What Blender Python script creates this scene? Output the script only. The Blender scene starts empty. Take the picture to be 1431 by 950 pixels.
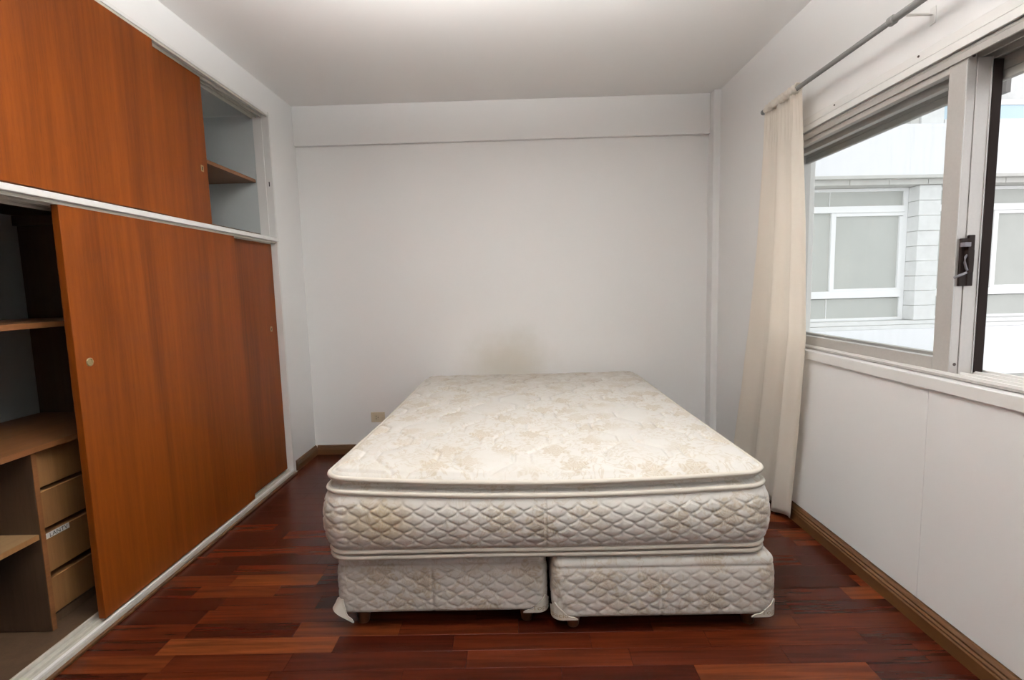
import bpy, bmesh, math, random
from mathutils import Vector, Matrix
random.seed(7)
C = bpy.context.scene.collection
scene = bpy.context.scene

# ---------------------------------------------------------------- camera (solved from the room's edges)
CAM_H = 1.23
F_PX = 709.137
YAW, PIT, ROL = [math.radians(a) for a in (-0.86856, -5.91093, -1.52800)]
fw = Vector((math.sin(YAW)*math.cos(PIT), math.cos(YAW)*math.cos(PIT), math.sin(PIT)))
rt = Vector((math.cos(YAW), -math.sin(YAW), 0)); up = rt.cross(fw)
r2 = rt*math.cos(ROL) + up*math.sin(ROL); u2 = -rt*math.sin(ROL) + up*math.cos(ROL)
cd = bpy.data.cameras.new('camera'); cd.sensor_fit = 'HORIZONTAL'; cd.sensor_width = 36
cd.lens = 36*F_PX/1431; cd.clip_start = 0.02; cd.clip_end = 200
cam = bpy.data.objects.new('camera', cd); C.objects.link(cam); scene.camera = cam
cam.matrix_world = Matrix(((r2.x, u2.x, -fw.x, 0), (r2.y, u2.y, -fw.y, 0), (r2.z, u2.z, -fw.z, CAM_H), (0, 0, 0, 1)))

# ---------------------------------------------------------------- sky and exposure
world = bpy.data.worlds.new('overcast_sky'); scene.world = world; world.use_nodes = True
bg = world.node_tree.nodes['Background']; bg.inputs[0].default_value = (0.97, 0.98, 1.0, 1); bg.inputs[1].default_value = 1.5
LAMP_STRENGTH = 1300.0
vs = scene.view_settings
vs.view_transform = 'Standard'; vs.look = 'None'; vs.gamma = 1.0; vs.use_curve_mapping = False; vs.exposure = 0.3

# ---------------------------------------------------------------- materials
class NT:
    def __init__(s, name):
        s.m = bpy.data.materials.new(name); s.m.use_nodes = True
        s.t = s.m.node_tree; s.b = s.t.nodes['Principled BSDF']; s.out = s.t.nodes['Material Output']
    def n(s, typ, **kw):
        nd = s.t.nodes.new('ShaderNode'+typ)
        for k, v in kw.items():
            if k.startswith('i_'):
                key = k[2:]; key = int(key) if key.isdigit() else key.replace('_', ' ')
                s.set(nd.inputs[key], v)
            else: setattr(nd, k, v)
        return nd
    def set(s, sock, v):
        if isinstance(v, bpy.types.NodeSocket): s.t.links.new(v, sock)
        elif isinstance(v, bpy.types.Node): s.t.links.new(v.outputs[0], sock)
        else: sock.default_value = v
    def math(s, op, a, b=0.0, c=0.0):
        nd = s.n('Math', operation=op); s.set(nd.inputs[0], a); s.set(nd.inputs[1], b); s.set(nd.inputs[2], c); return nd.outputs[0]
    def mix(s, f, a, b, blend='MIX'):
        nd = s.n('Mix', data_type='RGBA', blend_type=blend); s.set(nd.inputs['Factor'], f)
        s.set(nd.inputs[6], a if not isinstance(a, tuple) else a+(1,)*(4-len(a)))
        s.set(nd.inputs[7], b if not isinstance(b, tuple) else b+(1,)*(4-len(b))); return nd.outputs[2]
    def ramp(s, f, a, b, smooth=True):
        nd = s.n('MapRange', interpolation_type='SMOOTHSTEP' if smooth else 'LINEAR')
        s.set(nd.inputs[0], f); nd.inputs[1].default_value = a; nd.inputs[2].default_value = b; return nd.outputs[0]
    def coord(s, which='Object', scale=(1, 1, 1)):
        tc = s.n('TexCoord'); mp = s.n('Mapping'); s.set(mp.inputs[0], tc.outputs[which]); mp.inputs['Scale'].default_value = scale; return mp.outputs[0]
    def noise(s, vec, scale, detail=4, rough=.55, dist=0.0):
        nd = s.n('TexNoise'); s.set(nd.inputs['Vector'], vec); nd.inputs['Scale'].default_value = scale
        nd.inputs['Detail'].default_value = detail; nd.inputs['Roughness'].default_value = rough; nd.inputs['Distortion'].default_value = dist
        return nd.outputs['Fac']
    def bump(s, h, strength, dist=.002):
        nd = s.n('Bump'); nd.inputs['Strength'].default_value = strength; nd.inputs['Distance'].default_value = dist
        s.set(nd.inputs['Height'], h); s.set(s.b.inputs['Normal'], nd.outputs[0])
    def done(s, col=None, rough=None, metal=None, spec=None):
        if col is not None: s.set(s.b.inputs['Base Color'], col if not isinstance(col, tuple) else col+(1,)*(4-len(col)))
        if rough is not None: s.set(s.b.inputs['Roughness'], rough)
        if metal is not None: s.b.inputs['Metallic'].default_value = metal
        if spec is not None: s.b.inputs['Specular IOR Level'].default_value = spec
        return s.m

def plain(name, col, rough=.5, metal=0, var=.06, scale=12, spec=.5):
    t = NT(name); co = t.coord(); f = t.noise(co, scale, 4)
    c2 = tuple(max(0, c*(1-var*2)) for c in col)
    return t.done(t.mix(f, c2, col), rough, metal, spec)

M = {}
def wall_mat(name, col, stain=False):
    t = NT(name); co = t.coord()
    big = t.noise(co, 1.3, 3); c = t.mix(t.math('MULTIPLY', big, .5), col, tuple(x*.95 for x in col))
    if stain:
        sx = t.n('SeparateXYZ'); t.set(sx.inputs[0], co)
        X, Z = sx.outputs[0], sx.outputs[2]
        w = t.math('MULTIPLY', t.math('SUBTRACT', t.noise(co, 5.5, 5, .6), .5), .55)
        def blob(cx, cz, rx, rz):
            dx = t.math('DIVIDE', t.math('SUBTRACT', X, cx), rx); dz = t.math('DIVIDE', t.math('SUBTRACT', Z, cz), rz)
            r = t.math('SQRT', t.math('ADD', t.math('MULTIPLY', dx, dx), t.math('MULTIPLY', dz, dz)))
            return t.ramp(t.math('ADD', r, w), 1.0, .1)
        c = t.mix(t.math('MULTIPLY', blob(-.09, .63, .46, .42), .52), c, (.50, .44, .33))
    t.bump(t.noise(co, 160, 3), .08, .001)
    return t.done(c, .55, spec=.3)
M['wall'] = wall_mat('white_wall_paint', (.84, .836, .828))
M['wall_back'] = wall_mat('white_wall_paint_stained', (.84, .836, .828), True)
M['ceiling'] = wall_mat('ceiling_paint', (.87, .853, .838))
M['white_paint'] = plain('white_gloss_paint', (.78, .77, .75), .3, var=.02)
M['track_paint'] = plain('worn_cream_track_paint', (.60, .57, .50), .45, var=.14, scale=30)

def wood(name, c1, c2, axis, rough=.35, grain=1.0, bump=.05, spec=.5):
    t = NT(name)
    sc = {'Z': (16, 16, .7), 'Y': (16, .7, 16), 'X': (.7, 16, 16)}[axis]
    co = t.coord('Object', sc); wob = t.coord('Object', tuple(s*.25 for s in sc))
    a = t.noise(wob, 1.0, 4, .6, .8); b = t.noise(co, 3.2*grain, 6, .65)
    f = t.math('ADD', t.math('MULTIPLY', t.ramp(a, .32, .68), .62), t.math('MULTIPLY', t.ramp(b, .35, .7), .38))
    pores = t.noise(co, 22*grain, 2, .5)
    col = t.mix(f, c1, c2); col = t.mix(t.math('MULTIPLY', t.ramp(pores, .55, .75), .25), col, tuple(x*.45 for x in c1))
    t.bump(pores, bump, .001)
    return t.done(col, rough, spec=spec)
M['door_wood'] = wood('teak_veneer', (.105, .0225, .0022), (.212, .049, .0048), 'Z', .45, spec=.16)
M['shelf_wood_y'] = wood('shelf_edge_wood', (.13, .050, .016), (.22, .088, .030), 'Y', .45)
M['drawer_wood'] = wood('pale_cedar_drawer', (.20, .095, .032), (.30, .155, .058), 'Z', .5)
M['panel_dark'] = wood('dark_inner_veneer', (.065, .037, .021), (.11, .063, .036), 'Z', .5)
M['shelf_lower'] = wood('pale_shelf_wood', (.20, .115, .05), (.30, .18, .085), 'Y', .5)
M['baseboard_y'] = wood('baseboard_wood_y', (.060, .025, .008), (.125, .054, .018), 'Y', .35)
M['baseboard_x'] = wood('baseboard_wood_x', (.060, .025, .008), (.125, .054, .018), 'X', .35)
M['leg_wood'] = wood('dark_leg_wood', (.06, .02, .008), (.12, .045, .015), 'Z', .4)
M['inner_grey'] = plain('grey_white_closet_lining', (.56, .60, .60), .6, var=.05, scale=4)

def floor_mat():
    t = NT('lacquered_parquet'); co = t.coord('Object', (.8, 14, 14))
    at = t.n('Attribute', attribute_name='tone'); tone = at.outputs['Fac']
    of = t.n('VectorMath', operation='ADD'); t.set(of.inputs[0], co)
    cb = t.n('CombineXYZ'); t.set(cb.inputs[0], t.math('MULTIPLY', tone, 37.0)); t.set(cb.inputs[1], t.math('MULTIPLY', tone, 11.0)); t.set(of.inputs[1], cb.outputs[0])
    g = t.noise(of.outputs[0], 3.0, 6, .6, .4)
    cr = t.n('ValToRGB'); t.set(cr.inputs[0], tone); e = cr.color_ramp.elements
    e[0].position = 0; e[0].color = (.024, .0042, .0020, 1); e[1].position = 1; e[1].color = (.135, .036, .0105, 1)
    for p, c in ((.35, (.041, .0074, .0028, 1)), (.7, (.064, .0122, .0040, 1)), (.88, (.094, .022, .0068, 1))):
        q = e.new(p); q.color = c
    col = t.mix(t.ramp(g, .3, .7), cr.outputs[0], (1.35, 1.25, 1.2), 'MULTIPLY')
    col = t.mix(t.math('MULTIPLY', t.ramp(g, .62, .3), .45), col, (.018, .0036, .0018))
    return t.done(col, .26, spec=.18)
M['floor'] = floor_mat()

def fabric(name, kind):
    t = NT(name); uv = t.coord('UV')
    sx = t.n('SeparateXYZ'); t.set(sx.inputs[0], uv)
    warp = t.n('TexNoise'); t.set(warp.inputs['Vector'], uv); warp.inputs['Scale'].default_value = 9; warp.inputs['Detail'].default_value = 2
    wv = t.n('VectorMath', operation='MULTIPLY_ADD'); t.set(wv.inputs[0], warp.outputs['Color']); wv.inputs[1].default_value = (.035,)*3; t.set(wv.inputs[2], uv)
    vo = t.n('TexVoronoi', voronoi_dimensions='2D'); t.set(vo.inputs['Vector'], wv.outputs[0]); vo.inputs['Scale'].default_value = 5.2; vo.inputs['Randomness'].default_value = .75
    d = t.n('VectorMath', operation='SUBTRACT'); t.set(d.inputs[0], wv.outputs[0]); t.set(d.inputs[1], vo.outputs['Position'])
    ds = t.n('SeparateXYZ'); t.set(ds.inputs[0], d.outputs[0])
    r = t.math('MULTIPLY', vo.outputs['Distance'], 1.0); ang = t.math('ARCTAN2', ds.outputs[1], ds.outputs[0])
    pet = t.math('COSINE', t.math('ADD', t.math('MULTIPLY', ang, 6.0), t.math('MULTIPLY', r, 9.0)))
    edge = t.math('ADD', .26, t.math('MULTIPLY', pet, .07))
    inside = t.ramp(t.math('SUBTRACT', edge, r), -.02, .03)
    lines = t.ramp(t.math('SINE', t.math('ADD', t.math('MULTIPLY', r, 62.0), t.math('MULTIPLY', pet, 3.2))), -.2, .5)
    flower = t.math('MULTIPLY', inside, t.math('ADD', .45, t.math('MULTIPLY', lines, .55)))
    n1 = t.noise(uv, 11, 3, .6, 1.6)
    vine = t.ramp(t.math('ABSOLUTE', t.math('SUBTRACT', n1, .5)), .035, .008)
    n2 = t.noise(uv, 24, 2, .5, 1.2); leaf = t.math('MULTIPLY', t.ramp(n2, .56, .62), t.ramp(n1, .50, .56))
    region = t.ramp(t.noise(uv, 3.1, 2), .30, .52)
    mask = t.math('MULTIPLY', t.math('MAXIMUM', flower, t.math('MAXIMUM', t.math('MULTIPLY', vine, .6), t.math('MULTIPLY', leaf, .75))), region)
    amt = .65
    cream = (.58, .562, .525)
    beige = (.40, .32, .21)
    col = t.mix(t.math('MULTIPLY', mask, amt), cream, beige)
    # soiling with its own shape
    soil = t.noise(uv, 2.2, 5, .6, .6)
    col = t.mix(t.math('MULTIPLY', t.ramp(soil, .52, .74), .28), col, (.42, .345, .23))
    if kind == 'top':
        w = t.math('ADD', sx.outputs[1], t.math('MULTIPLY', t.math('SUBTRACT', soil, .5), 1.1))
        head = t.ramp(w, 2.75, 3.75)
        fine = t.ramp(t.noise(uv, 14, 4, .6, .8), .38, .66)
        col = t.mix(t.math('MULTIPLY', head, t.math('ADD', .22, t.math('MULTIPLY', fine, .38))), col, (.36, .30, .235))
    if kind == 'side':
        dx = t.math('DIVIDE', t.math('SUBTRACT', sx.outputs[0], -.50), .17); dz = t.math('DIVIDE', t.math('SUBTRACT', sx.outputs[1], .43), .10)
        rr = t.math('ADD', t.math('SQRT', t.math('ADD', t.math('MULTIPLY', dx, dx), t.math('MULTIPLY', dz, dz))), t.math('MULTIPLY', t.math('SUBTRACT', n1, .5), 1.3))
        col = t.mix(t.math('MULTIPLY', t.ramp(rr, 1.1, .3), .42), col, (.42, .31, .14))
    wvn = t.noise(t.coord('UV', (1, 2.5, 1)), 420, 2)
    t.bump(wvn, .12, .0006)
    t.b.inputs['Sheen Weight'].default_value = .15
    return t.done(col, .8, spec=.25)
M['fab_top'] = fabric('damask_ticking_top', 'top'); M['fab_side'] = fabric('damask_ticking_side', 'side'); M['fab_base'] = fabric('damask_ticking_base', 'base')
M['piping'] = plain('cream_piping_tape', (.62, .575, .50), .7, var=.08, scale=25)
M['under_cloth'] = plain('dark_under_cloth', (.03, .03, .03), .9)
M['guard'] = plain('cream_plastic', (.66, .63, .56), .35, var=.04)
M['print_gold'] = plain('gold_print', (.42, .34, .22), .4)

def curtain_mat():
    t = NT('cream_cotton_curtain'); co = t.coord()
    n = t.noise(co, 6, 4); col = t.mix(n, (.84, .80, .735), (.88, .85, .795))
    t.bump(t.noise(co, 500, 2), .1, .0005)
    t.done(col, .85, spec=.1)
    tr = t.n('BsdfTranslucent'); t.set(tr.inputs[0], t.mix(0.0, (.96, .88, .79), (1, 1, 1)))
    mx = t.n('MixShader'); mx.inputs[0].default_value = .45; t.set(mx.inputs[1], t.b.outputs[0]); t.set(mx.inputs[2], tr.outputs[0])
    t.set(t.out.inputs[0], mx.outputs[0]); return t.m
M['curtain'] = curtain_mat()
def metal(name, col, rough, m=1.0):
    t = NT(name); co = t.coord('Object', (4, 4, 4)); n = t.noise(co, 30, 3)
    return t.done(t.mix(n, tuple(x*.88 for x in col), col), rough, m)
M['alu'] = metal('anodised_aluminium', (.50, .475, .45), .42, .35)
M['alu_dark'] = metal('dark_grey_metal', (.15, .138, .128), .5, .15)
M['alu_light'] = metal('bare_aluminium_edge', (.55, .54, .52), .35, .4)
M['rod_metal'] = metal('grey_rod_metal', (.23, .23, .225), .5, .1)
M['brass'] = metal('aged_brass', (.38, .31, .17), .35, .9)
M['dark_metal'] = plain('dark_brown_metal', (.020, .012, .010), .6, spec=.2)
M['latch_plate'] = metal('worn_steel_plate', (.20, .19, .21), .5, .3)
M['gasket'] = plain('dark_brown_gasket', (.022, .015, .013), .8, spec=.15)
M['reveal'] = plain('white_render', (.80, .785, .76), .8, var=.05)
M['screw'] = plain('rusty_screw', (.05, .03, .025), .5)
M['outlet'] = plain('beige_plastic', (.55, .47, .34), .4, var=.02)
M['outlet_in'] = plain('beige_socket_plastic', (.50, .43, .31), .4, var=.02)
M['black'] = plain('black_void', (.012, .011, .010), .6)
M['sticker'] = plain('white_sticker', (.72, .72, .70), .5, var=.04, scale=60)
M['ink'] = plain('black_ink', (.015, .015, .02), .5)
M['shutter'] = plain('grey_pvc_shutter', (.46, .45, .42), .5, var=.06, scale=5)
def glass_mat(name, tint, refl=1.45):
    t = NT(name); fr = t.n('LayerWeight'); fr.inputs[0].default_value = .5
    n = t.noise(t.coord(), 3, 3)
    tp = t.n('BsdfTransparent'); t.set(tp.inputs[0], t.mix(n, tint, tuple(min(1, x*1.02) for x in tint)))
    gl = t.n('BsdfGlossy'); gl.inputs['Roughness'].default_value = .02
    mx = t.n('MixShader'); t.set(mx.inputs[0], t.math('ADD', .03, t.math('MULTIPLY', t.math('POWER', fr.outputs['Facing'], 5.0), .6))); t.set(mx.inputs[1], tp.outputs[0]); t.set(mx.inputs[2], gl.outputs[0])
    t.set(t.out.inputs[0], mx.outputs[0]); return t.m
M['glass'] = glass_mat('window_glass', (.97, .98, .98))
def facade_mat():
    t = NT('streaked_white_facade'); a = t.noise(t.coord('Object', (9, 9, .5)), 1.6, 5, .65); b = t.noise(t.coord(), 1.2, 3)
    col = t.mix(t.math('MULTIPLY', t.ramp(a, .45, .8), .35), (.80, .80, .82), (.60, .60, .62)); col = t.mix(t.math('MULTIPLY', b, .15), col, (.66, .66, .68))
    return t.done(col, .85, spec=.2)
M['facade'] = facade_mat()
M['cornice'] = plain('grey_stone_cornice', (.62, .61, .58), .8, var=.12, scale=8)
M['stone'] = plain('white_stone_block', (.80, .80, .79), .8, var=.12, scale=9)
M['ext_frame'] = plain('white_window_frame', (.84, .84, .84), .4, var=.02)
M['ext_glass'] = plain('curtained_glass', (.50, .51, .48), .12, var=.1, scale=2)
M['ext_glass_blue'] = plain('painted_sky_reflection_glass', (.55, .70, .80), .1, var=.08, scale=2)  # pale blue is the sky's reflection painted into the pane colour
M['ext_ground'] = plain('courtyard_concrete', (.42, .41, .39), .9, var=.15, scale=3)
t = NT('lit_opal_glass'); t.b.inputs['Emission Color'].default_value = (1, .995, .975, 1); t.b.inputs['Emission Strength'].default_value = LAMP_STRENGTH
t.set(t.b.inputs['Base Color'], t.mix(t.noise(t.coord(), 5), (.85, .85, .83), (.8, .8, .78))); M['lamp'] = t.m

# ---------------------------------------------------------------- mesh helpers
class MB:
    def __init__(s): s.v = []; s.f = []; s.uv = None
    def quadbox(s, x0, x1, y0, y1, z0, z1):
        b = len(s.v)
        s.v += [(x, y, z) for z in (z0, z1) for y in (y0, y1) for x in (x0, x1)]
        s.f += [tuple(b+i for i in q) for q in ((0, 2, 3, 1), (4, 5, 7, 6), (0, 1, 5, 4), (2, 6, 7, 3), (0, 4, 6, 2), (1, 3, 7, 5))]
        return s
    def prism(s, pts, axis, a0, a1):            # closed 2D outline extruded along an axis
        b = len(s.v); n = len(pts)
        def p3(p, a): return {'X': (a, p[0], p[1]), 'Y': (p[0], a, p[1]), 'Z': (p[0], p[1], a)}[axis]
        s.v += [p3(p, a0) for p in pts]+[p3(p, a1) for p in pts]
        s.f += [tuple(b+i for i in range(n))[::-1], tuple(b+n+i for i in range(n))]
        s.f += [(b+i, b+(i+1) % n, b+n+(i+1) % n, b+n+i) for i in range(n)]
        return s
    def tube(s, path, rad, seg=12, closed=False, caps=True):
        b = len(s.v); P = [Vector(p) for p in path]; n = len(P); R = rad if isinstance(rad, (list, tuple)) else [rad]*n
        for i in range(n):
            if closed: tg = P[(i+1) % n]-P[i-1]
            else: tg = P[min(i+1, n-1)]-P[max(i-1, 0)]
            tg.normalize(); ref = Vector((0, 0, 1)) if abs(tg.z) < .9 else Vector((1, 0, 0))
            a = tg.cross(ref).normalized(); c = a.cross(tg).normalized()
            for k in range(seg):
                an = 2*math.pi*k/seg; s.v.append(tuple(P[i]+R[i]*(math.cos(an)*a+math.sin(an)*c)))
        for i in range(n if closed else n-1):
            j = (i+1) % n
            s.f += [(b+i*seg+k, b+i*seg+(k+1) % seg, b+j*seg+(k+1) % seg, b+j*seg+k) for k in range(seg)]
        if caps and not closed:
            s.f += [tuple(b+k for k in range(seg))[::-1], tuple(b+(n-1)*seg+k for k in range(seg))]
        return s
    def grid(s, nu, nv, fn, closed_u=False):
        b = len(s.v)
        s.v += [tuple(fn(i, j)) for j in range(nv) for i in range(nu)]
        m = nu if closed_u else nu-1
        s.f += [(b+j*nu+i, b+j*nu+(i+1) % nu, b+(j+1)*nu+(i+1) % nu, b+(j+1)*nu+i) for j in range(nv-1) for i in range(m)]
        return s
def tag(o, label=None, cat=None, group=None, kind=None):
    for k, v in (('label', label), ('category', cat), ('group', group), ('kind', kind)):
        if v: o[k] = v
    return o
def empty(name, loc):
    o = bpy.data.objects.new(name, None); C.objects.link(o); o.location = loc; o.empty_display_size = .05; return o
def world_loc(o):
    p = Vector((0, 0, 0))
    while o: p += o.location; o = o.parent
    return p
def build(name, mb, mat, parent=None, smooth=False, bevel=0, seg=2, uvs=None):
    me = bpy.data.meshes.new(name); me.from_pydata(mb.v, [], mb.f); me.update()
    bm = bmesh.new(); bm.from_mesh(me); bmesh.ops.recalc_face_normals(bm, faces=bm.faces); bm.to_mesh(me); bm.free()
    o = bpy.data.objects.new(name, me); C.objects.link(o); me.materials.append(M[mat] if isinstance(mat, str) else mat)
    if parent: o.parent = parent; o.location = -world_loc(parent)
    if smooth: me.shade_smooth()
    if bevel:
        b = o.modifiers.new('edge', 'BEVEL'); b.width = bevel; b.segments = seg; b.limit_method = 'ANGLE'; b.angle_limit = math.radians(40)
    if uvs:
        ul = me.uv_layers.new(name='UVMap')
        for lp in me.loops: ul.data[lp.index].uv = uvs[lp.vertex_index]
    return o
def bx(name, x0, x1, y0, y1, z0, z1, mat, parent=None, bevel=.002):
    return build(name, MB().quadbox(x0, x1, y0, y1, z0, z1), mat, parent, bevel=bevel, seg=1)
def struct(o): o['kind'] = 'structure'; return o
def proj(p):
    q = Vector(p)-Vector((0, 0, CAM_H)); z = q.dot(fw)
    return (715.5+F_PX*q.dot(r2)/z, 475-F_PX*q.dot(u2)/z) if z > .05 else (-9999, -9999)

# ---------------------------------------------------------------- room shell
XL, XR, XP, YB, YF, ZC = -1.578, 1.425, 1.405, 3.755, -1.30, 2.547
WY0, WY1, WZ0, WZ1 = .56, 2.845, .889, 1.947          # window opening
CY0, CY1, CZ1 = .25, 3.345, 2.362                    # wardrobe opening
fl = MB().quadbox(XL-.75, XR+.02, YF, YB+.1, -.12, -.012); floor = struct(build('floor', fl, 'under_cloth'))
# planks, row by row; the ones in view are single parts, the rest one joined part
PW = .0815; y = 1.533-PW*math.ceil((1.533-YF)/PW)
visible, hidden = [], []
def plank_tone():
    r = random.random()
    return random.uniform(.14, .36) if r < .3 else random.uniform(.32, .72) if r < .84 else random.uniform(.72, .94)
while y < YB:
    x = XL+.02-random.uniform(.05, .5)
    y0, y1 = max(y, YF), min(y+PW, YB-.002)
    while x < XP-.005:
        ln = random.uniform(.34, .62); x0, x1 = max(x, XL+.012), min(x+ln, XP-.002)
        if x1-x0 > .01 and y1-y0 > .005:
            px = [proj((a, b, 0)) for a in (x0, (x0+x1)/2, x1) for b in (y0, y1)]
            inf = any(-5 < p[0] < 1436 and -5 < p[1] < 955 for p in px)
            under = x0 > -.62 and x1 < .83 and y0 > 1.95
            (visible if inf and not under else hidden).append((x0, x1, y0, y1, plank_tone()))
        x += ln
    y += PW
def plank_mb(mb, x0, x1, y0, y1):
    g = .0003; e = .0004; b = len(mb.v); x0 += g; x1 -= g; y0 += g; y1 -= g
    mb.v += [(x0, y0, -.011), (x1, y0, -.011), (x1, y1, -.011), (x0, y1, -.011), (x0, y0, -.0003), (x1, y0, -.0003), (x1, y1, -.0003), (x0, y1, -.0003),
             (x0+e, y0+e, 0), (x1-e, y0+e, 0), (x1-e, y1-e, 0), (x0+e, y1-e, 0)]
    mb.f += [tuple(b+i for i in q) for q in ((0, 1, 5, 4), (1, 2, 6, 5), (2, 3, 7, 6), (3, 0, 4, 7), (4, 5, 9, 8), (5, 6, 10, 9), (6, 7, 11, 10), (7, 4, 8, 11), (8, 9, 10, 11))]
def tone_attr(o, vals):
    a = o.data.attributes.new('tone', 'FLOAT', 'FACE')
    for i, v in enumerate(vals): a.data[i].value = v
visible.sort(key=lambda p: p[2])
for p in visible[:300]:
    mb = MB(); plank_mb(mb, *p[:4]); o = build('plank', mb, 'floor', floor); tone_attr(o, [p[4]]*9)
rest = hidden+visible[300:]
mb = MB(); tv = []
for p in rest: plank_mb(mb, *p[:4]); tv += [p[4]]*9
o = build('plank_field', mb, 'floor', floor); tone_attr(o, tv); o['kind'] = 'stuff'

struct(build('ceiling', MB().quadbox(XL-.75, XR+.22, YF, YB+.1, ZC, ZC+.12), 'ceiling'))
wb = build('wall_back', MB().quadbox(XL-.75, XR+.2, YB, YB+.1, -.1, ZC), 'wall_back'); struct(wb)
bx('beam', XL, 1.3785, YB-.028, YB+.002, 2.272, ZC, 'wall', wb, .003)
bx('pilaster', 1.3785, XR+.01, YB-.095, YB+.002, 0, ZC, 'wall', wb, .004)
wl = MB().quadbox(XL-.1, XL, YF, CY0-.02, -.1, ZC).quadbox(XL-.1, XL, CY1+.018, YB, -.1, ZC).quadbox(XL-.1, XL, CY0-.02, CY1+.018, CZ1+.02, ZC)
struct(build('wall_left', wl, 'wall'))
struct(build('wall_front', MB().quadbox(XL-.75, XR+.2, YF-.1, YF, -.1, ZC), 'wall'))
wr = MB().quadbox(XR, XR+.195, YF, YB, WZ1, ZC).quadbox(XR, XR+.195, WY1, YB, -.1, WZ1).quadbox(XR, XR+.195, YF, WY0, -.1, WZ1).quadbox(XR, XR+.195, WY0, WY1, -.1, WZ0-.02)
wr = struct(build('wall_right', wr, 'wall'))
edges = [YF, -.70, .52, 1.74, 2.93]
for a, b in zip(edges, edges[1:]):
    bx('panel', XP, XR+.001, a+.0006, b-.0006, .0815, WZ0-.045, 'wall', wr, .0008)
bx('reveal', XR+.155, XR+.1955, WY1-.003, WY1+.001, WZ0, WZ1, 'reveal', wr, .0005)

# baseboards
def base_profile(flip=1):
    return [(0, 0), (.024*flip, 0), (.024*flip, .045), (.020*flip, .050), (.021*flip, .057), (.014*flip, .062), (.015*flip, .069), (.006*flip, .078), (0, .080)]
struct(build('baseboard_right', MB().prism([(XP-p[0] if p[0] else XR-.0005, p[1]) for p in base_profile()], 'Y', YF, YB-.097), 'baseboard_y', smooth=False))
struct(build('baseboard_back', MB().prism([(YB-p[0]*.7, p[1]*.9) for p in base_profile()], 'X', XL+.017, 1.377), 'baseboard_x'))
struct(build('baseboard_left', MB().prism([(XL+p[0]*.7, p[1]*.9) for p in base_profile()], 'Y', CY1+.06, YB-.001), 'baseboard_y'))

# trim strips above the window, sill board below
tr = struct(build('trim_1', MB().quadbox(XR-.008, XR+.001, .40, 2.90, WZ1-.002, WZ1+.026), 'white_paint', bevel=.002))
st = build('strip', MB().quadbox(XR-.005, XR+.001, .40, 2.90, WZ1+.028, WZ1+.062), 'white_paint', tr, bevel=.002)
for yy in (2.36, 1.885, 1.50, 1.0):
    build('screw', MB().tube([(XR-.0075, yy, WZ1+.048), (XR-.004, yy, WZ1+.048)], .004, 8), 'screw', tr)
struct(build('trim_2', MB().quadbox(XP-.012, XR+.03, .45, 2.93, WZ0-.044, WZ0-.001), 'white_paint', bevel=.003))

# ---------------------------------------------------------------- window
win = struct(empty('window_1', (XR+.06, 1.70, WZ0)))
fx0, fx1 = XR+.004, XR+.155
mb = MB()
mb.quadbox(fx0, fx1, WY0, WY0+.03, WZ0, WZ1).quadbox(fx0, fx1, WY1-.03, WY1-.004, WZ0, WZ1)
mb.quadbox(fx0, fx1, WY0+.03, WY1-.03, WZ1-.014, WZ1-.003).quadbox(fx0, fx1, WY0+.03, WY1-.03, WZ0+.001, WZ0+.010)
build('window_frame', mb, 'alu', win, bevel=.001, seg=1)
for i, (xo, h) in enumerate(((.0, .022), (.044, .022), (.088, .026), (.128, .03))):
    bx('track_rib', fx0+xo, fx0+xo+.006, WY0+.03, WY1-.03, WZ0+.010, WZ0+.012+h*.35, 'white_paint', win, .0008)
    bx('track_rib', fx0+xo, fx0+xo+.006, WY0+.03, WY1-.03, WZ1-.014-h, WZ1-.014, 'alu', win, .0008)
def sash(x0, x1, ya, yb, z0, z1, stile, bot, top, parent):
    xm = (x0+x1)/2
    s = build('sash', MB().quadbox(x0, x1, ya, ya+stile, z0, z1).quadbox(x0, x1, yb-stile, yb, z0, z1)
              .quadbox(x0, x1, ya+stile, yb-stile, z0, z0+bot).quadbox(x0, x1, ya+stile, yb-stile, z1-top, z1), 'alu', parent, bevel=.0015, seg=1)
    build('pane', MB().quadbox(xm-.002, xm+.002, ya+stile-.005, yb-stile+.005, z0+bot-.005, z1-top+.005), 'glass', s)
    return s
SA = sash(XR+.012, XR+.040, 1.706, WY1-.032, WZ0+.0, WZ1-.012, .066, .062, .046, win)
bx('edge_light', XR+.0115, XR+.015, 1.7025, 1.7065, WZ0+.001, WZ1-.012, 'alu_light', SA, .0005)
bx('edge_strip', XR+.0155, XR+.0405, 1.7030, 1.7059, WZ0+.001, WZ1-.012, 'alu', SA, .0005)
for zz in (WZ0+.045, WZ0+.006, WZ1-.028):
    build('screw', MB().tube([(XR+.030, 1.7018, zz), (XR+.030, 1.7031, zz)], .0055, 10), 'screw', SA)
SB = sash(XR+.056, XR+.084, 1.708, WY1-.032, WZ0+.012, WZ1-.034, .060, .058, .044, win)
bx('edge_cover', XR+.042, XR+.084, 1.700, 1.7075, WZ0+.012, WZ1-.034, 'alu', SB, .0005)
bx('edge_light', XR+.0842, XR+.088, 1.697, 1.7075, WZ0+.012, WZ1-.034, 'alu_light', SB, .0005)
bx('gasket', XR+.0885, XR+.118, 1.694, 1.730, WZ0+.018, WZ1-.042, 'gasket', SB, .001)
# latch on the sash edge
zl = 1.27
lt = build('latch', MB().quadbox(XR+.020, XR+.050, 1.6925, 1.7020, zl-.075, zl+.080).quadbox(XR+.042, XR+.062, 1.690, 1.6995, zl-.075, zl+.090), 'dark_metal', SA, bevel=.002)
lt['label'] = 'dark brown window latch'
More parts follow.
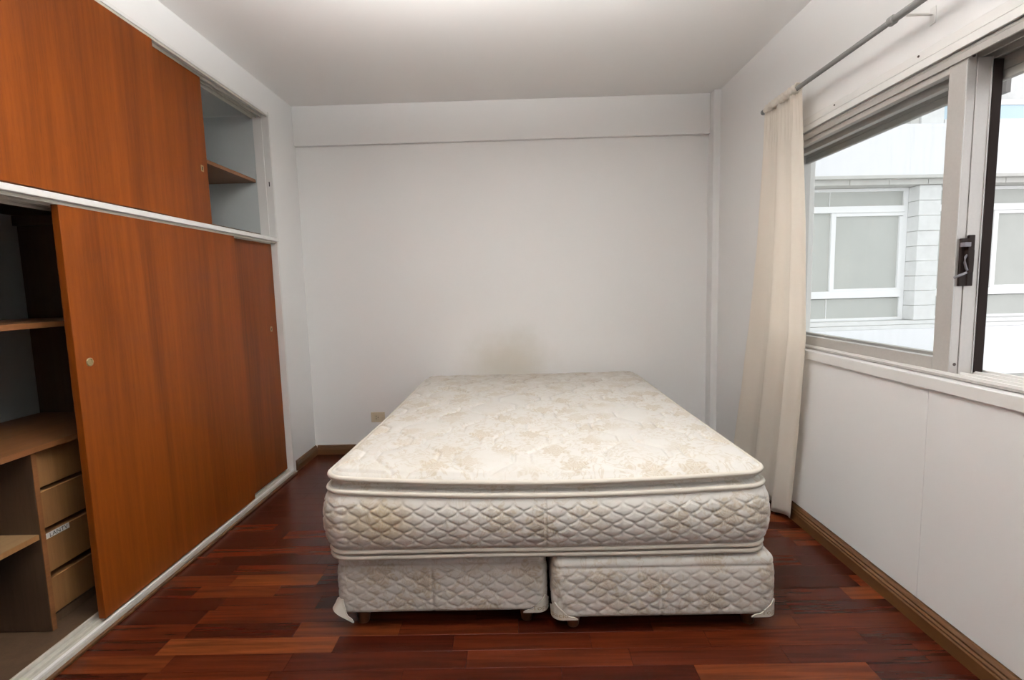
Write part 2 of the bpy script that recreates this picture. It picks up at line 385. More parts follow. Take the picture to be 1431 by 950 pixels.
# (latch pieces sit on the same sash: kept as its sub-parts)
mb = MB().prism([(XR+.034, zl-.030), (XR+.050, zl-.030), (XR+.050, zl+.040), (XR+.046, zl+.046), (XR+.030, zl+.052), (XR+.030, zl+.030)], 'Y', 1.676, 1.692)
build('latch_block', mb, 'dark_metal', SA, bevel=.001)
build('latch_plate', MB().quadbox(XR+.016, XR+.036, 1.6745, 1.6925, zl+.052, zl+.066), 'latch_plate', SA, bevel=.0005)
path = [(XR+.032, 1.683, zl+.026), (XR+.024, 1.680, zl+.018), (XR+.021, 1.678, zl+.002), (XR+.026, 1.678, zl-.014), (XR+.030, 1.677, zl-.024), (XR+.026, 1.676, zl-.032), (XR+.006, 1.670, zl-.038), (XR-.022, 1.662, zl-.046)]
build('latch_lever', MB().tube(path, [.003, .0035, .0035, .0035, .0035, .004, .0045, .004], 8), 'latch_plate', SA, smooth=True)

# roller shutter rolled almost fully up, outside the panes
sh = tag(empty('roller_shutter', (1.56, 1.70, 1.84)), 'grey roller shutter raised almost fully outside the window', 'shutter')
z = 1.842
bx('bottom_bar', 1.552, 1.570, WY0+.006, WY1-.006, z, z+.030, 'shutter', sh, .003); z += .0315
while z < WZ1+.0:
    zt = min(z+.042, WZ1-.016)
    if zt-z > .01:
        pts = [(1.5555, z), (1.567, z), (1.570, (z+zt)/2), (1.567, zt), (1.5555, zt), (1.5525, (z+zt)/2)]
        build('slat', MB().prism(pts, 'Y', WY0+.006, WY1-.006), 'shutter', sh, bevel=.001, seg=1)
    z += .0435

# ---------------------------------------------------------------- built-in wardrobe
wd = tag(empty('built_in_wardrobe', (-1.90, 1.8, 0)), 'built-in wardrobe with brown wooden sliding doors and white frame along the wall', 'wardrobe')
XI = -1.672                                        # where the inside begins
XBK = -2.20
# white frame
bx('jamb', -1.668, -1.567, CY1, CY1+.018, 0, CZ1+.02, 'white_paint', wd, .002)
bx('jamb', -1.668, -1.567, CY0-.018, CY0, 0, CZ1+.02, 'white_paint', wd, .002)
bx('head_board', -1.668, -1.570, CY0, CY1, CZ1, CZ1+.019, 'white_paint', wd, .002)
bx('middle_rail', -1.668, -1.559, CY0, CY1+.012, 1.567, 1.590, 'white_paint', wd, .002)
bx('jamb_lining', -1.668, -1.612, CY1-.006, CY1, 1.592, CZ1-.002, 'white_paint', wd, .001)
bx('strike_slot', -1.594, -1.588, CY1-.0012, CY1+.0005, 1.92, 1.95, 'black', wd, .0003)
for zt in (CZ1, 1.567):
    for xo, hh in ((-1.574, .012), (-1.608, .016), (-1.640, .016), (-1.667, .022)):
        bx('top_track', xo-.005, xo, CY0, CY1-.007, zt-hh, zt, 'track_paint', wd, .001)
# bottom track
bx('track_base', -1.640, -1.560, CY0, CY1+.008, .0005, .024, 'track_paint', wd, .002)
for xo, hh, wdt in ((-1.560, .030, .012), (-1.598, .030, .006), (-1.631, .034, .009)):
    bx('track_ridge', xo-wdt, xo, CY0, CY1-.001, .024, hh+.006, 'white_paint' if xo > -1.57 else 'track_paint', wd, .0015)
bx('floor_lip', -1.5595, -1.545, CY0, CY1+.01, .0005, .012, 'baseboard_y', wd, .002)
# carcass
bx('back_panel', XBK-.02, XBK, CY0-.02, CY1+.02, .02, ZC-.02, 'inner_grey', wd, 0)
bx('bottom_panel', XBK, -1.642, CY0, CY1, .012, .034, 'panel_dark', wd, .001)
bx('divider_board', XBK, XI, CY0, CY1, 1.600, 1.622, 'panel_dark', wd, .001)
bx('top_panel', XBK, XI, CY0, CY1, CZ1+.0, CZ1+.018, 'inner_grey', wd, 0)
bx('side_panel', XBK, -1.670, CY1+.0, CY1+.018, .036, CZ1, 'inner_grey', wd, .001)
bx('side_panel', XBK, -1.670, CY0-.018, CY0, .036, CZ1, 'inner_grey', wd, .001)
PY = 2.245
bx('partition', XBK, XI-.01, PY, PY+.02, .036, 1.598, 'panel_dark', wd, .001)
bx('cleat', XBK, XI-.01, PY-.02, PY, 1.555, 1.598, 'panel_dark', wd, .001)
bx('shelf', XBK, -1.715, CY0+.001, PY-.001, 1.130, 1.150, 'shelf_wood_y', wd, .001)
bx('counter', XBK, -1.705, CY0+.001, PY-.001, .698, .719, 'shelf_wood_y', wd, .001)
bx('upright', XBK, -1.717, 1.698, 1.716, .036, .696, 'panel_dark', wd, .001)
bx('upright_edge', -1.7168, -1.7145, 1.698, 1.716, .036, .696, 'shelf_wood_y', wd, .0005)
bx('low_shelf', XBK, -1.722, CY0+.001, 1.696, .385, .404, 'shelf_lower', wd, .001)
bx('shelf_edge', -1.7218, -1.7195, CY0+.001, 1.696, .385, .404, 'drawer_wood', wd, .0004)
bx('upper_shelf', XBK, -1.676, 1.2, CY1-.001, 1.945, 1.966, 'shelf_wood_y', wd, .001)
bx('shelf_cleat', XBK, XBK+.02, 1.2, CY1-.001, 1.915, 1.944, 'panel_dark', wd, .001)
dz = [(.556, .692), (.404, .541), (.236, .383), (.077, .212)]
for i, (a, b) in enumerate(dz):
    d = bx('drawer', -2.15, -1.742, 1.733, PY-.006, a, b, 'drawer_wood', wd, .002)
    if i < 3: bx('drawer_rail', -2.15, -1.80, 1.7165, PY-.001, dz[i+1][1]+.002, a-.002, 'shelf_wood_y', wd, .0006)
    if i == 2:
        ls = build('name_sticker', MB().quadbox(-1.7421, -1.7411, 1.738, 1.838, .362, .3825), 'sticker', d); ls['label'] = 'white sticker lettered in black'
        sticker = (d, ls)
bx('plinth', -2.15, -1.746, 1.7165, PY-.001, .036, .070, 'panel_dark', wd, .0006)
def text_mesh(body, size):
    cu = bpy.data.curves.new('txt', 'FONT'); cu.body = body; cu.size = size; cu.resolution_u = 3
    o = bpy.data.objects.new('txt', cu); C.objects.link(o)
    dg = bpy.context.evaluated_depsgraph_get(); me = bpy.data.meshes.new_from_object(o.evaluated_get(dg))
    bm = bmesh.new(); bm.from_mesh(me); bmesh.ops.triangulate(bm, faces=bm.faces)
    bmesh.ops.subdivide_edges(bm, edges=[e for e in bm.edges if e.calc_length() > size*.3], cuts=1)
    vs_ = [v.co.copy() for v in bm.verts]; fs = [tuple(v.index for v in f.verts) for f in bm.faces] if not bm.verts.ensure_lookup_table() else None
    bm.free(); bpy.data.objects.remove(o); bpy.data.curves.remove(cu); bpy.data.meshes.remove(me)
    w0 = min(v.x for v in vs_); w1 = max(v.x for v in vs_)
    return vs_, fs, w0, w1
v_, f_, a_, b_ = text_mesh('LANTV', .022)
mb = MB(); k = .074/(b_-a_)
mb.v = [(-1.7408, 1.757+(v.x-a_)*k, .3645+v.y) for v in v_]; mb.f = f_
build('lettering', mb, 'ink', sticker[0])
# sliding doors
def door(y0, y1, z0, z1, x1, x0, pull=None, lock=None):
    d = build('sliding_door', MB().quadbox(x0, x1, y0, y1, z0, z1), 'door_wood', wd, bevel=.0015, seg=1)
    if pull:
        yy, zz = pull
        ring = [(x1+.0008, yy+.0125*math.cos(t), zz+.0125*math.sin(t)) for t in [2*math.pi*i/20 for i in range(20)]]
        build('finger_pull', MB().tube(ring, .0032, 6, True), 'brass', d, smooth=True)
        build('pull_cup', MB().tube([(x1-.004, yy, zz), (x1+.0006, yy, zz)], .0115, 16), 'brass', d)
    if lock:
        yy, zz = lock
        build('lock_plate', MB().quadbox(x1, x1+.0015, yy-.011, yy+.011, zz-.016, zz+.016), 'brass', d, bevel=.001)
        build('keyhole', MB().quadbox(x1+.0013, x1+.0021, yy-.004, yy+.003, zz-.009, zz+.009), 'black', d)
    return d
door(1.762, 2.848, .038, 1.556, -1.574, -1.601, pull=(1.818, 1.0))
door(2.258, CY1-.003, .040, 1.553, -1.6085, -1.6305, lock=(3.262, 1.003))
door(.262, 1.33, .040, 1.553, -1.6085, -1.6305)
door(1.24, 2.322, 1.598, 2.352, -1.574, -1.601)
door(1.63, 2.712, 1.598, 2.346, -1.6085, -1.6325, lock=(2.665, 1.880))
door(.262, 1.20, 1.598, 2.346, -1.6085, -1.6325)

# ---------------------------------------------------------------- bed
def rrect(x0, x1, y0, y1, r, ds, nc=8):
    """perimeter of a rounded rectangle starting mid-left-side going along the front (y0): list of (x, y, nx, ny, s)"""
    P = []
    def line(a, b, n):
        L = math.dist(a, b); k = max(1, int(L/ds))
        for i in range(k): P.append((a[0]+(b[0]-a[0])*i/k, a[1]+(b[1]-a[1])*i/k, n[0], n[1]))
    def arc(cx, cy, a0):
        for i in range(nc):
            a = a0+math.pi/2*i/nc; P.append((cx+r*math.cos(a), cy+r*math.sin(a), math.cos(a), math.sin(a)))
    line((x0+r, y0), (x1-r, y0), (0, -1)); arc(x1-r, y0+r, -math.pi/2)
    line((x1, y0+r), (x1, y1-r), (1, 0)); arc(x1-r, y1-r, 0)
    line((x1-r, y1), (x0+r, y1), (0, 1)); arc(x0+r, y1-r, math.pi/2)
    line((x0, y1-r), (x0, y0+r), (-1, 0)); arc(x0+r, y0+r, math.pi)
    out = []; s = x0+r
    for i, p in enumerate(P):
        if i: s += math.dist(p[:2], P[i-1][:2])
        out.append(p+(s,))
    return out
def diamond(u, v, pu, pv):
    a = u/pu+v/pv; b = u/pu-v/pv
    a += .05*math.sin(2*math.pi*b)+.04*math.sin(u*9.0); b += .05*math.sin(2*math.pi*a+1.0)
    da = abs(a-round(a)); db = abs(b-round(b))
    d = min(da, db)
    return (1-math.exp(-(d/.06)**2))*(.72+.56*min(.5, d))
def side_band(name, per, zs, prof, quilt, mat, parent, seams=()):
    n = len(per); mb = MB(); uvs = []
    for z in zs:
        off = prof(z)
        for (x, y, nx, ny, s) in per:
            d = off+quilt(s, z); mb.v.append((x+nx*d, y+ny*d, z+sag(x, y, z))); uvs.append((s, z))
    m = len(zs)
    mb.f = [(j*n+i, j*n+(i+1) % n, (j+1)*n+(i+1) % n, (j+1)*n+i) for j in range(m-1) for i in range(n)]
    return build(name, mb, mat, parent, smooth=True, uvs=uvs)
def sag(x, y, z): return 0.0
# --- bases
def guard_profile(s):                # height over the bottom edge against distance from the corner
    a = abs(s)
    return .012+.040*(.5+.5*math.cos(math.pi*min(1, a/.058)))+(.010*(1-min(1, a/.012)) if a < .012 else 0) if a < .058 else .012*(1-((a-.058)/.022)**2*.75)
def path_fn(per):
    L = [p[4] for p in per]; tot = L[-1]+math.dist(per[-1][:2], per[0][:2])-L[0]
    def at(s):
        s = (s-L[0]) % tot+L[0]; lo, hi = 0, len(L)-1
        while lo < hi:
            m = (lo+hi+1)//2
            if L[m] <= s: lo = m
            else: hi = m-1
        q = per[(lo+1) % len(per)]; p = per[lo]; d = (L[lo+1] if lo+1 < len(L) else tot+L[0])-L[lo]; t = (s-L[lo])/max(d, 1e-9)
        nx, ny = p[2]+(q[2]-p[2])*t, p[3]+(q[3]-p[3])*t; k = math.hypot(nx, ny) or 1
        return (p[0]+(q[0]-p[0])*t, p[1]+(q[1]-p[1])*t, nx/k, ny/k)
    return at
def corner_guard(per, sc, zb, root, loose=None, name='corner_guard', text=True):
    at = path_fn(per); mb = MB(); N = 41; S = [-.080+.160*i/(N-1) for i in range(N)]
    def pt(s, z, d): x, y, nx, ny = at(sc+s); return (x+nx*d, y+ny*d, z)
    K = 4
    for d in (.0060, .0030):
        for k in range(K+1):
            for s in S: mb.v.append(pt(s, zb-.004+guard_profile(s)*k/K, d + (.0012 if (k == K and d > .005) else 0)))
    W = N*(K+1)
    for o in (0, W):
        for k in range(K):
            for i in range(N-1): q = (o+k*N+i, o+k*N+i+1, o+(k+1)*N+i+1, o+(k+1)*N+i); mb.f.append(q)
    for i in range(N-1):
        mb.f.append((i, i+1, W+i+1, W+i)); mb.f.append((K*N+i, K*N+i+1, W+K*N+i+1, W+K*N+i))
    for k in range(K):
        mb.f.append((k*N, (k+1)*N, W+(k+1)*N, W+k*N)); mb.f.append((k*N+N-1, (k+1)*N+N-1, W+(k+1)*N+N-1, W+k*N+N-1))
    # flap under the box
    if loose: mb.v = [tuple(loose @ Vector(v)) for v in mb.v]
    g = build(name, mb, 'guard', root, smooth=False)
    if text:
        v_, f_, a_, b_ = text_mesh('Topacio', .026); k = .092/(b_-a_); mt = MB()
        mt.v = [pt((v.x-(a_+b_)/2)*k, zb+.006+v.y*.92, .0068) for v in v_]; mt.f = f_
        if loose: mt.v = [tuple(loose @ Vector(v)) for v in mt.v]
        build('lettering', mt, 'print_gold', g)
    return g
def box_spring(x0, x1, y0, y1, zb, zt, label, seam_x, loose_left):
    root = tag(empty('box_spring', ((x0+x1)/2, (y0+y1)/2, 0)), label, 'bed base', 'bed bases under the mattress')
    per = rrect(x0, x1, y0, y1, .035, .005)
    H = zt-zb; zs = [zb+H*i/54 for i in range(55)]
    def prof(z):
        t = (z-zb)/H
        d = -.004*(2*t-1)**2
        if zt-z < .03: d -= .03*(1-math.sqrt(max(0, 1-(1-(zt-z)/.03)**2)))
        if z-zb < .008: d -= .004*(1-(z-zb)/.008)
        return d
    def quilt(s, z):
        fade = min(1, max(0, (zt-.045-z)/.02))*min(1, max(0, (z-zb)/.012))
        q = .0042*diamond(s, z, .072, .052)*fade
        q -= .003*math.exp(-((z-(zt-.040))/.003)**2)
        q -= .004*math.exp(-((s-seam_x)/.003)**2)
        return q
    side_band('cover', per, zs, prof, quilt, 'fab_base', root)
    # flat top and under cloth
    def cap(z, ins):
        mb = MB(); mb.v = [(p[0]-p[2]*ins, p[1]-p[3]*ins, z) for p in per]; mb.f = [tuple(range(len(per)))]; return mb
    o = build('top_cloth', cap(zt-.0005, .030), 'fab_base', root, uvs=[(p[0], p[1]) for p in per])
    build('under_cloth', cap(zb+.001, .006), 'under_cloth', root)
    for lx in (x0+.075, x1-.075):
        for ly in (y0+.055, (y0+y1)/2, y1-.10):
            prf = [(.020, .0005), (.021, .004), (.027, .045), (.029, zb+.001)]
            build('leg', MB().tube([(lx, ly, p[1]) for p in prf], [p[0] for p in prf], 14), 'leg_wood', root, smooth=True)
    r = .035; sR = x1-r+math.pi*r/4; sL = x0+r-math.pi*r/4
    corner_guard(per, sR, zb, root)
    if loose_left:
        piv = Vector((x0+.004, y0+.02, zb+.030))
        Mx = Matrix.Translation(piv+Vector((-.003, -.004, .010))) @ Matrix.Rotation(math.radians(30), 4, 'Y') @ Matrix.Rotation(math.radians(-14), 4, 'X') @ Matrix.Translation(-piv)
        g = corner_guard(per, sL, zb, root, loose=Mx, text=False); g['label'] = 'corner guard come loose and hanging'
    else: corner_guard(per, sL, zb, root)
    return root
box_spring(-.686, .076, 1.728, 3.715, .064, .283, 'quilted bed base on the wardrobe side, its outer corner guard hanging loose', -.338, True)
box_spring(.094, .878, 1.688, 3.700, .060, .283, 'quilted bed base on the window side, its corner guards firmly in place', .478, False)

# --- mattress
BX0, BX1, BY0, BY1 = -.703, .853, 1.695, 3.722
mroot = tag(empty('mattress', ((BX0+BX1)/2, (BY0+BY1)/2, .285)), 'cream floral quilted double mattress with pillow top laid across both bed bases', 'mattress')
def sag(x, y, z):
    u = (x-BX0)/(BX1-BX0); t = max(0, min(1, (z-.30)/.25))
    e = (2*u-1)**2
    f = max(0, 1-(y-BY0)/.9)
    return t*f*(-.020+.030*e+.010*(1-u))
per = rrect(BX0, BX1, BY0, BY1, .075, .0045, 18)
zs = [.316+(.522-.316)*i/58 for i in range(59)]
def bprof(z):
    t = (z-.316)/.206
    return -.008+.030*max(0, math.sin(math.pi*min(1, max(0, t))))**.6*(1-.12*t)
def bquilt(s, z):
    fade = min(1, max(0, (.505-z)/.025))*min(1, max(0, (z-.322)/.02))
    q = .0050*diamond(s, z, .076, .052)*fade
    q -= .003*math.exp(-((s-.075)/.003)**2)
    return q
side_band('border_panel', per, zs, bprof, bquilt, 'fab_side', mroot)
def ring(name, z, off, rad, ribs=True, seg=8, wob=0):
    path = [(p[0]+p[2]*off, p[1]+p[3]*off, z+sag(p[0], p[1], z)+wob*math.sin(p[4]*7+z*50)) for p in per]
    return build(name, MB().tube(path, rad, seg, True), 'piping', mroot, smooth=True)
ring('piping', .5225, -.003, .0095); ring('piping', .2945, -.004, .0090, wob=.0012); ring('piping', .3155, -.002, .0090, wob=.0012)
# shoulder between body and pillow top
n = len(per); mb = MB(); uvs = []
for off, z in ((-.004, .526), (-.020, .533), (-.030, .537), (-.024, .541), (-.014, .548), (-.012, .556), (-.014, .564)):
    for p in per: mb.v.append((p[0]+p[2]*off, p[1]+p[3]*off, z+sag(p[0], p[1], z))); uvs.append((p[4], z))
mb.f = [(j*n+i, j*n+(i+1) % n, (j+1)*n+(i+1) % n, (j+1)*n+i) for j in range(6) for i in range(n)]
build('gusset', mb, 'fab_side', mroot, smooth=True, uvs=uvs)
ring('piping', .5675, -.009, .0098)
strip = MB(); strip.v = [(p[0]-p[2]*.010, p[1]-p[3]*.010, z+.0012*math.sin(p[4]*7+z*50)) for z in (.2945, .3155) for p in per]; n = len(per)
strip.f = [(i, (i+1) % n, n+(i+1) % n, n+i) for i in range(n)]
build('bottom_tape', strip, 'piping', mroot)
# quilted pillow top
TX0, TX1, TY0, TY1, TR = BX0+.010, BX1-.010, BY0+.010, BY1-.010, .065
NX, NY = 340, 440
def trap(t):                         # 0..1 periodic, trapezoid between -1 and 1
    t = t % 1.0
    if t < .12: return 1
    if t < .38: return 1-2*(t-.12)/.26
    if t < .62: return -1
    if t < .88: return -1+2*(t-.62)/.26
    return 1
PX, PYY, AMP = .144, .372, .0425
def stitch(x, y):
    w = trap((y-1.682)/PYY)
    i0 = math.floor((x+.075)/PX); best = 9
    for i in (i0-1, i0, i0+1, i0+2):
        xi = i*PX-.075+AMP*w*(1 if i % 2 else -1)
        best = min(best, abs(x-xi))
    return best
def qh(x, y):
    slope = .26*PYY/(2*AMP)
    d = stitch(x, y)*(.85)
    d2 = min(stitch(x, y-.006), stitch(x, y+.006))*.85
    d = min(d, d2+.002)
    return .0068*(1-math.exp(-(d/.0058)**2))+.0035*min(1, d/.05)
mb = MB(); uvs = []
for j in range(NY):
    for i in range(NX):
        x = TX0+(TX1-TX0)*i/(NX-1); y = TY0+(TY1-TY0)*j/(NY-1)
        ex = min(x-TX0, TX1-x); ey = min(y-TY0, TY1-y)
        X, Y = x, y
        if ex < TR and ey < TR:
            a = 1-ex/TR; b = 1-ey/TR; a2 = a*math.sqrt(1-b*b/2); b2 = b*math.sqrt(1-a*a/2)
            X = (TX0+TR-a2*TR) if x-TX0 < TR else (TX1-TR+a2*TR)
            Y = (TY0+TR-b2*TR) if y-TY0 < TR else (TY1-TR+b2*TR)
            de = TR*(1-math.hypot(a2, b2))
        else: de = min(ex, ey)
        de = max(0, de)
        z = .5725+.017*(1-math.exp(-de/.022))+.010*(1-math.exp(-de/.16))
        z += qh(X, Y)*min(1, de/.03)-.0035*math.exp(-((de-.017)/.004)**2)
        z += sag(X, Y, .6)+.004*math.sin(X*5+1)*math.sin(Y*3.1)*min(1, de/.1)
        mb.v.append((X, Y, z)); uvs.append((X, Y))
mb.f = [(j*NX+i, j*NX+i+1, (j+1)*NX+i+1, (j+1)*NX+i) for j in range(NY-1) for i in range(NX-1)]
build('pillow_top', mb, 'fab_top', mroot, smooth=True, uvs=uvs)
mb = MB(); mb.v = [(p[0]-p[2]*.004, p[1]-p[3]*.004, .2885) for p in per]; mb.f = [tuple(range(len(per)))]
build('bottom_panel', mb, 'fab_side', mroot, uvs=[(p[0], p[1]) for p in per])

# ---------------------------------------------------------------- curtain and rod
RX, RZ = 1.330, 2.122
rod = tag(empty('curtain_rod', (RX, 1.70, RZ)), 'grey metal curtain rod on brackets above the window', 'curtain rod')
build('tube', MB().tube([(RX, 2.822, RZ), (RX, 1.86, RZ)], .0105, 16), 'rod_metal', rod, smooth=False)
build('tube', MB().tube([(RX, 1.90, RZ), (RX, .45, RZ)], .0128, 16), 'rod_metal', rod, smooth=False)
build('end_cap', MB().tube([(RX, 2.845, RZ), (RX, 2.838, RZ), (RX, 2.822, RZ)], [.010, .0135, .0135], 16), 'rod_metal', rod)
for yb in (1.835, .62, 2.70):
    b = build('bracket', MB().quadbox(RX+.004, XR-.003, yb-.004, yb+.004, RZ-.016, RZ-.010).quadbox(XR-.004, XR-.0005, yb-.012, yb+.012, RZ-.045, RZ+.010), 'white_paint', rod, bevel=.001)
    build('collar', MB().tube([(RX, yb+.075, RZ), (RX, yb+.07, RZ), (RX, yb+.052, RZ), (RX, yb+.048, RZ)], [.014, .0165, .0165, .014], 16), 'rod_metal', b) if yb == 1.835 else None
cur = tag(empty('curtain', (1.34, 2.68, .03)), 'cream cotton curtain drawn open to the floor at end of the rod', 'curtain')
def lerp_tab(tab, z):
    for (z0, a), (z1, b) in zip(tab, tab[1:]):
        if z <= z0 and z >= z1:
            t = (z0-z)/(z0-z1); t = t*t*(3-2*t) if False else t; return a+(b-a)*t
    return tab[-1][1] if z < tab[-1][0] else tab[0][1]
RT = [(2.14, 2.492), (1.95, 2.470), (1.5, 2.425), (.965, 2.395), (.5, 2.435), (.02, 2.488)]
LT = [(2.14, 2.800), (1.75, 2.828), (1.40, 2.853), (1.0, 2.915), (.60, 3.00), (.32, 3.075), (.02, 3.135)]
NU, NV = 150, 70; ZT, ZB = 2.108, .022
def cfold(u, z):
    t = (ZT-z)/(ZT-ZB); A = .010+.026*min(1, t*1.6)
    ph = 2*math.pi*(3.1*u+.22*math.sin(3.2*u+1.0))+.5*math.sin(t*2.2)
    w = math.sin(ph)+.28*math.sin(2*ph+.7+t)
    gather = (1-min(1, t/.10))*.006*math.sin(2*math.pi*17*u+2*math.sin(9*u))
    return A*.78*w+gather
def cpt(i, j):
    u = i/(NU-1); z = ZT-(ZT-ZB)*j/(NV-1)
    a, b = lerp_tab(RT, z), lerp_tab(LT, z)
    yy = a+(b-a)*u; xx = RX+cfold(u, z)+.004
    zz = z+(.012*math.sin(5*u) if j > NV-3 else 0)
    return (min(xx, 1.372), yy+.010*math.sin(2*math.pi*3.1*u+1.2)*min(1, j/NV*2), zz)
o = build('panel', MB().grid(NU, NV, cpt), 'curtain', cur, smooth=True)
sm = o.modifiers.new('cloth', 'SOLIDIFY'); sm.thickness = .0016; sm.offset = 0
NS = 90
def spt(i, j):
    u = j/(NS-1); yy = 2.492+(2.796-2.492)*u; an = 2*math.pi*i/20
    r = .0175+.003*math.sin(2*math.pi*17*u+2*math.sin(9*u))+.002*math.sin(an*3+u*60)
    s = 1.25 if math.sin(an) > .5 else 1.0
    return (RX+r*math.cos(an), yy, RZ+r*s*math.sin(an))
o = build('rod_pocket', MB().grid(20, NS, spt, True), 'curtain', cur, smooth=True)
# ---------------------------------------------------------------- wall socket
ox0, ox1, oz0, oz1 = -1.139, -1.034, .242, .318
so = tag(empty('wall_socket', ((ox0+ox1)/2, YB, oz0)), 'beige wall socket low on the back wall next to the mattress', 'socket')
build('plate', MB().quadbox(ox0, ox1, YB-.009, YB-.0003, oz0, oz1), 'outlet', so, bevel=.003)
cxo = (ox0+ox1)/2-.006
s_ = build('socket_module', MB().quadbox(cxo-.019, cxo+.019, YB-.0108, YB-.0085, oz0+.014, oz1-.014), 'outlet_in', so, bevel=.001)
for dx, dz_ in ((-.006, .008), (-.006, -.010), (.007, 0)):
    build('slot', MB().quadbox(cxo+dx-.0018, cxo+dx+.0018, YB-.0114, YB-.0106, (oz0+oz1)/2+dz_-.0045, (oz0+oz1)/2+dz_+.0045), 'black', s_)

# ---------------------------------------------------------------- ceiling lamp of the room (out of frame, above)
LX, LY, LZ = -.1, 1.15, 2.14
la = tag(empty('pendant_lamp_offscreen', (LX, LY, LZ)), 'pendant with an added white uplighter bowl hanging from the middle of the ceiling', 'lamp')
build('ceiling_rose', MB().tube([(LX, LY, ZC-.0005), (LX, LY, ZC-.020), (LX, LY, ZC-.035)], [.055, .050, .015], 24), 'white_paint', la)
build('stem', MB().tube([(LX, LY, ZC-.034), (LX, LY, LZ-.125)], .006, 10), 'white_paint', la)
def bowl(i, j):
    a = math.pi/2*(.06+.94*j/12); return (LX+.21*math.sin(a)*math.cos(2*math.pi*i/32), LY+.21*math.sin(a)*math.sin(2*math.pi*i/32), LZ-.145*math.cos(a))
o = build('bowl', MB().grid(32, 13, bowl, True), 'white_paint', la, smooth=True)  # unseen bowl, shape invented to throw the bulbs' light up at the ceiling
q = o.modifiers.new('shell', 'SOLIDIFY'); q.thickness = .005
for k in range(3):
    an = 2*math.pi*k/3; bxx, byy = LX+.085*math.cos(an), LY+.085*math.sin(an)
    build('bulb_offscreen', MB().grid(16, 9, lambda i, j: (bxx+.045*math.sin(math.pi*j/8)*math.cos(2*math.pi*i/16), byy+.045*math.sin(math.pi*j/8)*math.sin(2*math.pi*i/16), LZ-.056-.045*math.cos(math.pi*j/8)), True), 'lamp', la, smooth=True)

# ---------------------------------------------------------------- building across the courtyard
PHI = math.radians(3.4); FO = Vector((4.55, 8.0, 0)); fu = Vector((math.cos(PHI), math.sin(PHI), 0)); fn = Vector((-math.sin(PHI), math.cos(PHI), 0))
ab = tag(empty('apartment_building', (7.0, 8.2, -6.0)), 'white apartment building with wide sliding windows across the courtyard', 'building')
def fbx(name, u0, u1, d0, d1, z0, z1, mat, parent=None, bevel=.004):
    mb = MB().quadbox(u0, u1, d0, d1, z0, z1); mb.v = [tuple(FO+fu*v[0]+fn*v[1]+Vector((0, 0, v[2]))) for v in mb.v]
    return build(name, mb, mat, parent or ab, bevel=bevel, seg=1)
U0, U1 = -3.2, 9.5
fbx('spandrel', U0, U1, -.10, .35, 2.765, 3.515, 'facade')
fbx('spandrel', U0, U1, -.10, .35, -.345, .42, 'facade')
u = U0
while u < U1:
    fbx('cornice_block', u+.004, min(u+.62, U1)-.004, -.06, .34, 2.635, 2.715, 'cornice'); u += .62
fbx('cornice_ledge', U0, U1, -.13, .34, 2.716, 2.764, 'cornice')
fbx('sill_ledge', U0, U1, -.05, .34, .421, .480, 'stone'); fbx('sill_ledge', U0, U1, -.01, .34, .484, .545, 'stone')
fbx('recess_wall', U0, U1, .36, .50, .0, 6.0, 'cornice')
fbx('core', U0, U1, .52, 4.5, -6.0, 8.2, 'facade')
fbx('lower_lintel', U0, U1, -.04, .35, -.44, -.349, 'cornice'); fbx('lower_wall', U0, U1, .02, .50, -6.0, -.445, 'cornice')
PU = [-1.75, 1.67, 5.09]
for pu in PU:                                        # pilasters of stone blocks
    zz = .548; hgt = .2315
    for k in range(9):
        fbx('stone_block', pu, pu+.35, -.02+random.uniform(-.006, .006), .345, zz+.0025, zz+hgt-.0025, 'stone', None, .006); zz += hgt
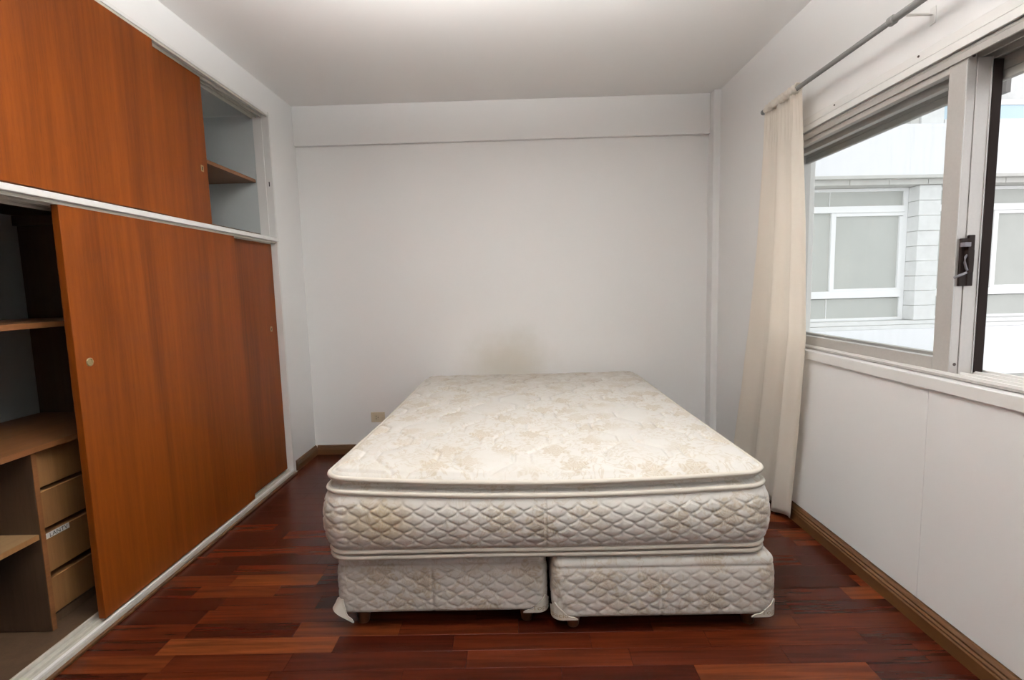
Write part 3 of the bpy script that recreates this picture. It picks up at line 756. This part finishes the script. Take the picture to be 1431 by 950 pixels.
def ext_window(u0, u1, z0, z1, mull):
    w = MB()
    def q(a, b, c, d, e0=.19, e1=.26): w.quadbox(a, b, e0, e1, c, d)
    q(u0, u1, z1-.05, z1); q(u0, u1, z0, z0+.045); q(u0, u0+.05, z0+.045, z1-.05); q(u1-.075, u1, z0+.045, z1-.05)
    q(u0+.05, u1-.075, 2.255, 2.355, .16); q(u0+.05, u1-.075, .915, 1.03, .16)
    q(mull, mull+.075, 1.03, 2.255, .18); q(mull+.075, u1-.075, 2.20, 2.255, .18); q(mull+.075, u1-.075, 1.03, 1.065, .18); q(u1-.13, u1-.075, 1.065, 2.19, .18)
    q(mull-.03, mull-.02, .59, .905, .2, .24); q(mull-.03, mull-.02, 2.355, z1-.05, .2, .24)
    w.v = [tuple(FO+fu*v[0]+fn*v[1]+Vector((0, 0, v[2]))) for v in w.v]
    o = build('window', w, 'ext_frame', ab, bevel=.003, seg=1)
    for (a, b, c, d) in ((u0+.05, mull-.03, 2.355, z1-.05), (mull-.02, u1-.075, 2.355, z1-.05), (u0+.05, mull, 1.03, 2.255), (mull+.075, u1-.13, 1.065, 2.20), (u0+.05, mull-.03, z0+.045, .905), (mull-.02, u1-.075, z0+.045, .905)):
        if b > a: fbx('pane', a, b, .215, .235, c, d, 'ext_glass', o, 0)
for pu, nxt, ml in ((PU[0], PU[1], .42), (PU[1], PU[2], 3.10)):
    ext_window(pu+.352, nxt-.002, .548, 2.63, ml)
# storey above
fbx('wall_pier', 1.46, 1.60, -.02, .35, 3.52, 6.2, 'cornice'); fbx('wall_pier', 1.605, 1.96, -.05, .35, 3.52, 6.2, 'stone')
fbx('parapet', 1.965, U1, -.06, .30, 3.52, 3.585, 'stone')
fbx('glass_panel', 1.965, U1, .0, .03, 3.585, 3.80, 'ext_glass_blue', None, 0)
fbx('rail', 1.965, U1, -.02, .04, 3.80, 3.88, 'ext_frame'); fbx('wall_band', 1.965, U1, .10, .35, 3.885, 6.2, 'stone')
fbx('bracket', 2.80, 2.88, -.15, .0, 3.94, 4.75, 'alu_dark')
w = fbx('window', -1.4, 1.45, .19, .26, 3.52, 3.58, 'ext_frame'); fbx('pane', -1.4, 1.36, .21, .24, 3.58, 5.6, 'ext_glass', w, 0); fbx('jamb', 1.365, 1.445, .18, .27, 3.58, 5.6, 'ext_frame', w)
struct(build('courtyard_ground', MB().quadbox(1.7, 30, -25, 30, -6.2, -6.0), 'ext_ground'))
